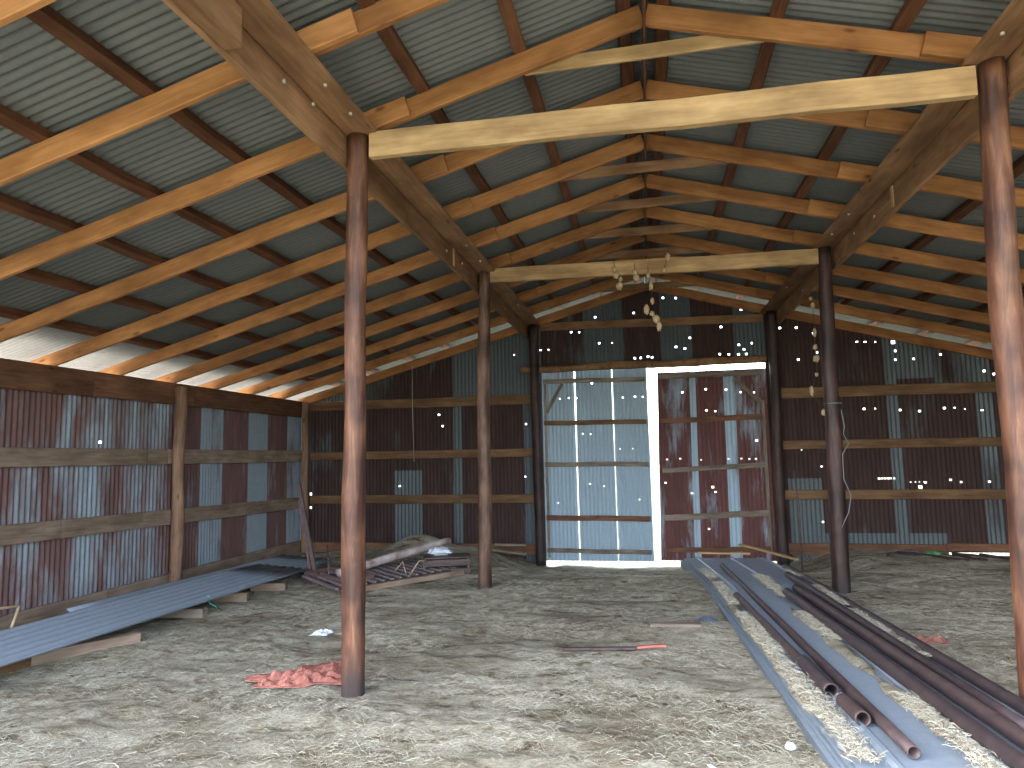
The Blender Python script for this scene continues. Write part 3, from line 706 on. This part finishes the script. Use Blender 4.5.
G2 = 'corrugated sheets lying along the left wall'
corr_sheet('corrugated_sheet', (-5.78, 6.4, 0), (-5.62, 10.6, 0), 0.85, 0.135, 0.105, 0.06, 'blue-grey corrugated sheet lying lowest along the left wall, reaching farthest back', G2, 0.0)
corr_sheet('corrugated_sheet', (-5.52, 3.9, 0), (-5.30, 9.3, 0), 0.80, 0.175, 0.16, 0.06, 'blue-grey corrugated sheet along the left wall, middle of the three', G2, -0.05)
corr_sheet('corrugated_sheet', (-5.46, 3.6, 0), (-5.26, 8.9, 0), 0.80, 0.205, 0.19, 0.06, 'blue-grey corrugated sheet on top of the pile along the left wall', G2, -0.1)
for (x, y, dx, dy, L, h, z, m_, lb) in ((-5.14, 5.55, 0.45, 0.70, 0.86, 0.11, 0.045, W_GIRT, 'brown plank on edge propping the front of the left sheets'),
                                        (-5.30, 6.9, 1, 0.1, 0.75, 0.10, 0.05, W_GREY, 'dark timber block under the middle of the left sheets'),
                                        (-5.15, 7.75, 1, 0.25, 0.42, 0.11, 0.045, W_GIRT, 'weathered timber block under the left sheets beyond the turquoise cord'),
                                        (-5.05, 8.45, 1, 0.2, 0.45, 0.10, 0.04, W_GIRT, 'pale timber block under the far end of the left sheets')):
    d = Vector((dx, dy, 0)).normalized(); p = Vector((x, y, z))
    if L < 0.9: p = p - d*L*0.5
    o = timber('timber_block', p, p+d*L, 0.10, h, m_); tag(o, lb, 'timber block', 'timbers under the left sheets')
pl = root('wooden_pallet', (-5.35, 5.0, 0), 'low broken wooden pallet under the near end of the left sheets', 'pallet')
for k in range(3): timber('slat', (-5.90, 4.45+0.40*k, 0.10), (-5.30, 4.55+0.40*k, 0.10), 0.09, 0.022, W_GIRT, pl)
for x in (-5.80, -5.42): timber('bearer', (x, 4.45, 0.035), (x+0.06, 5.36, 0.035), 0.05, 0.10, W_GIRTB, pl)
# pale stick frame on the near left
sf = root('stick_frame', (-6.2, 5.6, 0), 'small pale frame of sticks leaning by the near end of the left wall', 'frame')
A_ = [(-6.45, 5.45, 0.34), (-6.28, 5.93, 0.31), (-6.25, 5.80, 0.06), (-6.5, 5.35, 0.06)]
for a, b in ((0, 1), (1, 2), (0, 3)): tube('stick', [A_[a], A_[b]], 0.014, M_FRAME, sf)
tube('stick', [(-6.40, 5.6, 0.32), (-6.36, 5.66, 0.05)], 0.01, M_FRAME, sf)
o = tube('turquoise_cord', [(-5.02+0.03*math.sin(k*1.1), 7.10+0.02*k, 0.20-0.022*k) for k in range(9)], 0.006, M_TEAL)
tag(o, 'bit of turquoise cord hanging off the edge of the left sheets', 'cord')
def blob(name, c, sx_, sy_, sz_, mat, seed, jag=0.35, res=14, label=None, cat=None, group=None, parent=None, freq=2.0):
    V = []; Fc = []; n = res
    for i in range(n+1):
        th = PI*i/n
        for j in range(2*n):
            ph = PI*j/n; p = Vector((math.sin(th)*math.cos(ph), math.sin(th)*math.sin(ph), math.cos(th)))
            k = 1+jag*noise.noise(p*freq+Vector((seed*5, 0, 0)))+jag*0.5*noise.noise(p*freq*2.6+Vector((seed*9, 0, 0)))
            V.append((c[0]+p.x*sx_*k, c[1]+p.y*sy_*k, c[2]+p.z*sz_*k))
    for i in range(n):
        for j in range(2*n): k = (j+1) % (2*n); Fc.append((i*2*n+j, (i+1)*2*n+j, (i+1)*2*n+k, i*2*n+k))
    o = link(name, V, Fc, mat, parent, smooth=True)
    if label: tag(o, label, cat, group)
    return o
def crumpled(name, c, w, d, h, mat, label, cat, seed=1, n=18, rot=0.0, outline=None, th=0.004, kinks=4.0):
    """crumpled sheet of paper, net or cloth lying on the ground"""
    V = []; Fc = []
    for lay in (0, 1):
        for j in range(n+1):
            for i in range(n+1):
                u, v_ = i/n-0.5, j/n-0.5
                k = 1+0.35*noise.noise(Vector((u*3+seed*4, v_*3, seed)))
                if outline: uu, vv = outline(u, v_)
                else: uu, vv = u, v_
                x = uu*w*k; y = vv*d*k; e = max(0, 1-max(abs(u), abs(v_))*2)
                z = h*(0.15+abs(noise.noise(Vector((u*kinks+seed, v_*kinks, 1.7))))*1.3*min(1, e*3)) + 0.25*h*noise.noise(Vector((u*14, v_*14, seed)))*min(1, e*4)
                X = c[0]+x*math.cos(rot)-y*math.sin(rot); Y = c[1]+x*math.sin(rot)+y*math.cos(rot)
                V.append((X, Y, max(floor_h(X, Y), c[2])+z-lay*th+0.004))
    K = (n+1)**2
    for j in range(n):
        for i in range(n):
            a = j*(n+1)+i; Fc.append((a, a+1, a+n+2, a+n+1)); Fc.append((K+a+1, K+a, K+a+n+1, K+a+n+2))
    for i in range(n):
        Fc.append((i+1, i, K+i, K+i+1)); a = n*(n+1)+i; Fc.append((a, a+1, K+a+1, K+a))
        a = i*(n+1); b = a+n+1; Fc.append((a, b, K+b, K+a)); a += n; b += n; Fc.append((b, a, K+a, K+b))
    o = link(name, V, Fc, mat, smooth=False); return tag(o, label, cat)

# ------------------------------------------------------------------ junk at the back left
def flat_bar(name, p0, p1, w, t, mat, label, parent=None, upv=(0, -1, 0)):
    o = timber(name, p0, p1, w, t, mat, parent, upv=upv, rough=0.006)
    if label: tag(o, label, 'metal bar', 'bars leaning in the back left corner')
    return o
flat_bar('leaning_bar', (-4.74, 9.20, -0.08), (-5.07, 9.25, 1.33), 0.055, 0.05, M_STEEL, 'tall dark steel channel leaning over the left junk, pale at its tip')
flat_bar('leaning_bar', (-4.87, 9.30, -0.08), (-5.10, 9.33, 1.10), 0.045, 0.03, M_SCRAP, 'shorter brown flat bar leaning behind the tall steel channel')
o = tube('leaning_rod', [(-4.42, 8.9, -0.05), (-4.48, 9.0, 0.25), (-4.60, 9.2, 0.48)], 0.011, M_STEEL); tag(o, 'thin bent steel rod standing just left of the nearest left pole', 'rod')
# low reddish box / trough
bx = root('steel_trough', (-4.25, 8.75, 0), 'low reddish-brown open steel trough at the foot of the leaning bars', 'trough')
q0, q1, q2, q3 = (-4.85, 9.05), (-3.98, 8.50), (-3.78, 8.90), (-4.65, 9.45)
for a, b in ((q0, q1), (q1, q2), (q2, q3), (q3, q0)):
    timber('side_panel', (a[0], a[1], 0.04), (b[0], b[1], 0.04), 0.02, 0.20, M_SCRAP, bx, rough=0.004)
timber('floor_panel', ((q0[0]+q3[0])/2, (q0[1]+q3[1])/2, 0.0), ((q1[0]+q2[0])/2, (q1[1]+q2[1])/2, 0.0), 0.42, 0.02, M_SCRAP, bx)
# grid of bars (old grate) lying flat
gr = root('steel_grate', (-3.7, 9.2, 0), 'flat dark grate of steel bars lying in front of the hay mound', 'grate')
ga, gb = Vector((-3.95, 8.15, 0.085)), Vector((-2.95, 9.95, 0.06)); gd = Vector((-0.85, 0.75, 0.02))
for k in range(15):
    p = ga.lerp(gb, k/14); timber('bar', p, p+gd, 0.045, 0.03, M_GRATE, gr, rough=0.003)
for s in (0, 0.5, 1.0): timber('cross_bar', ga+gd*s+Vector((0, 0, -0.025)), gb+gd*s+Vector((0, 0, -0.025)), 0.05, 0.035, M_STEEL, gr)
o = timber('pale_timber', ga+Vector((0.15, 0.0, -0.02)), gb+Vector((0.13, -0.05, -0.05)), 0.08, 0.07, W_GIRT, seed=61); tag(o, 'weathered pale timber along the front edge of the steel grate', 'timber')
o = log('flaking_tube', (-4.35, 9.0, 0.12), (-3.25, 10.7, 0.36), 0.065, 0.06, M_PIPEW, bump_=0.006, seed=22); tag(o, 'long red and white flaking tube propped across the steel grate', 'tube')
# crate
ct = root('slatted_crate', (-3.0, 10.1, -0.1), 'dark grey slatted wooden crate beside the middle left pole', 'crate')
for zz in (0.02, 0.15): 
    timber('slat', (-3.35, 9.72, zz), (-2.72, 9.95, zz), 0.02, 0.09, W_CRATE, ct); timber('slat', (-2.72, 9.95, zz), (-2.85, 10.45, zz), 0.02, 0.09, W_CRATE, ct)
    timber('slat', (-3.35, 9.72, zz), (-3.5, 10.2, zz), 0.02, 0.09, W_CRATE, ct); timber('slat', (-3.5, 10.2, zz), (-2.85, 10.45, zz), 0.02, 0.09, W_CRATE, ct)
for (x, y) in ((-3.35, 9.74), (-2.74, 9.96), (-2.87, 10.43), (-3.48, 10.18)): timber('corner_post', (x, y, -0.12), (x, y, 0.21), 0.04, 0.04, W_CRATE, ct, upv=(1, 0, 0))
timber('lid_board', (-3.42, 9.95, 0.215), (-2.78, 10.18, 0.215), 0.42, 0.02, W_CRATE, ct)
blob('plastic_bag', (-3.22, 10.12, 0.275), 0.17, 0.12, 0.06, M_PAPER, 3, 0.5, label='crumpled white plastic bag lying on the slatted crate', cat='bag', freq=2.5)
for k, (a, b, c) in enumerate((((-3.75, 9.5, 0.03), (-3.62, 9.6, 0.20), (-3.5, 9.4, 0.05)), ((-3.45, 9.35, 0.03), (-3.36, 9.55, 0.22), (-3.30, 9.7, 0.2)))):
    o = tube('bent_wire', [a, b, c], 0.009, M_FRAME); tag(o, ('thin bent wire loop standing on the left side of the grate', 'thin bent wire standing next to the crate')[k], 'wire')
o = tube('hanging_wire', [(-4.74, 13.25, 3.54), (-4.735, 13.25, 2.6), (-4.71, 13.25, 1.6)], 0.007, M_BOLT); tag(o, 'thin pale wire hanging down the gable wall between left pole and middle pole', 'wire')
# small timbers at the foot of the gable wall near the doors
for k, (p, q, lb) in enumerate((((-3.3, 12.7, -0.02), (-2.35, 12.5, -0.10), 'grey board lying by the wall left of the barn doors'), ((-3.0, 12.9, 0.02), (-2.4, 12.95, 0.0), 'short grey board against the wall left of the barn doors'))):
    o = timber('loose_board', p, q, 0.12, 0.04, W_GREY, seed=80+k); tag(o, lb, 'board')

# ------------------------------------------------------------------ things on the floor
def net_outline(u, v_): return u, v_*(0.45+0.55*(u+0.5)) + 0.25*(u+0.5)*0.5
crumpled('red_netting', (-2.80, 5.08, 0.0), 0.70, 0.62, 0.075, M_NET, 'crumpled red plastic netting on the hay beside the nearest left pole', 'netting', 2, 30, 0.42, net_outline, kinks=6)
crumpled('white_paper', (-3.28, 6.40, 0.0), 0.17, 0.14, 0.05, M_PAPER, 'small white scrap of paper on the hay behind the red netting', 'paper', 5, 10)
crumpled('blue_scrap', (0.42, 7.25, 0.0), 0.20, 0.20, 0.035, M_BLUE, 'small dark blue scrap beside the stacked sheets', 'scrap', 6, 10)
o = timber('red_stick', (-0.26, 6.17, 0.035), (-0.02, 6.20, 0.05), 0.05, 0.022, M_REDW, seed=51); tag(o, 'short bright red painted stick on the hay in the middle of the floor', 'stick')
o = timber('half_buried_board', (-0.90, 6.10, 0.02), (-0.26, 6.17, 0.028), 0.05, 0.02, M_STEEL, seed=52); tag(o, 'thin dark board half buried in the hay left of the red stick', 'board')
o = timber('flat_board', (-0.15, 6.98, 0.055), (0.32, 7.0, 0.055), 0.26, 0.03, W_GREY, seed=53); tag(o, 'grey weathered board lying flat near the sheet stack', 'board')
o = timber('white_lath', (0.15, 4.0, 0.02), (0.22, 3.86, 0.03), 0.02, 0.01, M_PAPER, seed=54)
tag(o, 'tiny white splinter on the hay at the bottom left of the sheet stack', 'stick')
blob('white_pebble', (0.62, 4.28, 0.03), 0.03, 0.025, 0.02, M_PAPER, 8, label='small white lump on the hay beside the near end of the sheets', cat='pebble')
crumpled('white_paper', (2.00, 4.95, 0.02), 0.16, 0.16, 0.07, M_PAPER, 'white crumpled paper between the outer pipes and the nearest right pole', 'paper', 9, 10)
crumpled('brown_card', (2.25, 6.75, 0.0), 0.26, 0.20, 0.05, plain('brown_card', (0.34, 0.15, 0.11), (0.22, 0.09, 0.07), 9), 'reddish-brown scrap of card on the floor right of the pipes', 'card', 11, 10)
o = tube('leaning_rod', [(2.05, 10.9, -0.1), (2.055, 10.9, 0.8), (2.02, 10.9, 1.38)], 0.013, M_STEEL); tag(o, 'thin dark steel rod standing upright between the two right-hand poles', 'rod')
for k in range(6):
    a = 4.0+0.42*k; o = log('fence_stick', (a+R.uniform(-.1, .1), 12.9-0.05*k, -0.10), (a+0.75+R.uniform(-.2, .3), 12.2+R.uniform(-.1, .1), -0.10), 0.030, 0.024, P_DARK, bump_=0.01, seed=30+k, seg=8)
    tag(o, f'dark pole lying on the ground at the back right, {ORD[k+1]} from the left', 'stick', 'dark poles lying at the back right')
blob('green_bag', (4.50, 12.74, -0.10), 0.17, 0.09, 0.05, M_GREEN, 4, 0.5, label='small green plastic bag on the floor at the back right', cat='bag')
blob('dark_clod', (3.95, 12.6, -0.12), 0.26, 0.13, 0.06, M_STEEL, 6, 0.6, label='dark clump of rubbish left of the green bag at the back right', cat='rubbish')
o = tube('pale_rope', [(2.24, 9.02, 2.16), (2.26, 9.0, 1.95), (2.24, 9.0, 1.86), (2.30, 9.02, 1.74), (2.22, 9.01, 1.62), (2.21, 9.0, 1.32), (2.28, 9.0, 1.12), (2.24, 9.0, 0.92), (2.15, 9.0, 0.74)], 0.006, M_CORD); tag(o, 'pale cord hanging down the right side of the middle right pole', 'cord')
ring = [(2.172+0.098*math.cos(t*PI/10), 9.11+0.098*math.sin(t*PI/10), 2.24) for t in range(21)]
o = tube('rope_loop', ring, 0.007, M_CORD); tag(o, 'loop of pale cord tied round the middle right pole', 'cord')

# strings of dried pods
def pods(loc, pts, label, y):
    rt_ = root('pod_string', loc, label, 'hanging string', 'strings of dried pods')
    tube('string', [(x, y, z) for x, z in ((pts[0][0], pts[0][1]+0.12),)]+[(x, y, z) for x, z, *_ in pts], 0.0035, M_STRING, rt_)
    for k, (x, z, a, b) in enumerate(pts): blob('pod', (x, y, z), a*0.8, a*0.65, b*0.8, M_POD, k+loc[0]*10, 0.5, 8, parent=rt_, freq=2.5)
pods((-0.38, 9.04, 4.2), [(-0.44, 4.12, .03, .05), (-0.42, 4.04, .045, .06), (-0.36, 3.98, .03, .04), (-0.38, 3.89, .055, .065)], 'pale dried pods hanging on the left from the middle tie beam', 9.05)
pods((-0.17, 9.04, 4.2), [(-0.17, 4.06, .04, .05), (-0.16, 3.99, .05, .05)], 'pair of pale dried pods under the middle tie beam left of centre', 9.05)
pods((0.02, 9.04, 4.2), [(0.0, 4.01, .03, .04), (0.03, 3.86, .03, .07), (0.04, 3.66, .03, .05), (-0.04, 3.55, .045, .08), (0.03, 3.49, .04, .045), (0.08, 3.42, .06, .06), (0.11, 3.32, .04, .08)], 'longest string of pale dried pods hanging below the middle tie beam', 9.05)
pods((0.2, 9.04, 4.2), [(0.26, 4.24, .035, .06), (0.20, 4.06, .03, .035)], 'small pale dried pods at the centre right of the middle tie beam', 9.04)
pods((2.33, 10.5, 4.15), [(2.32, 3.86, .025, .04), (2.34, 3.76, .04, .05), (2.34, 3.36, .035, .07), (2.335, 3.15, .035, .05), (2.34, 2.98, .055, .06), (2.33, 2.75, .03, .04), (2.25, 2.52, .035, .09), (2.40, 2.20, .05, .06)], 'string of pale dried pods hanging left of the middle right pole', 10.5)
for k, (x, y) in enumerate(((-1.2, 4.83),)):
    pass
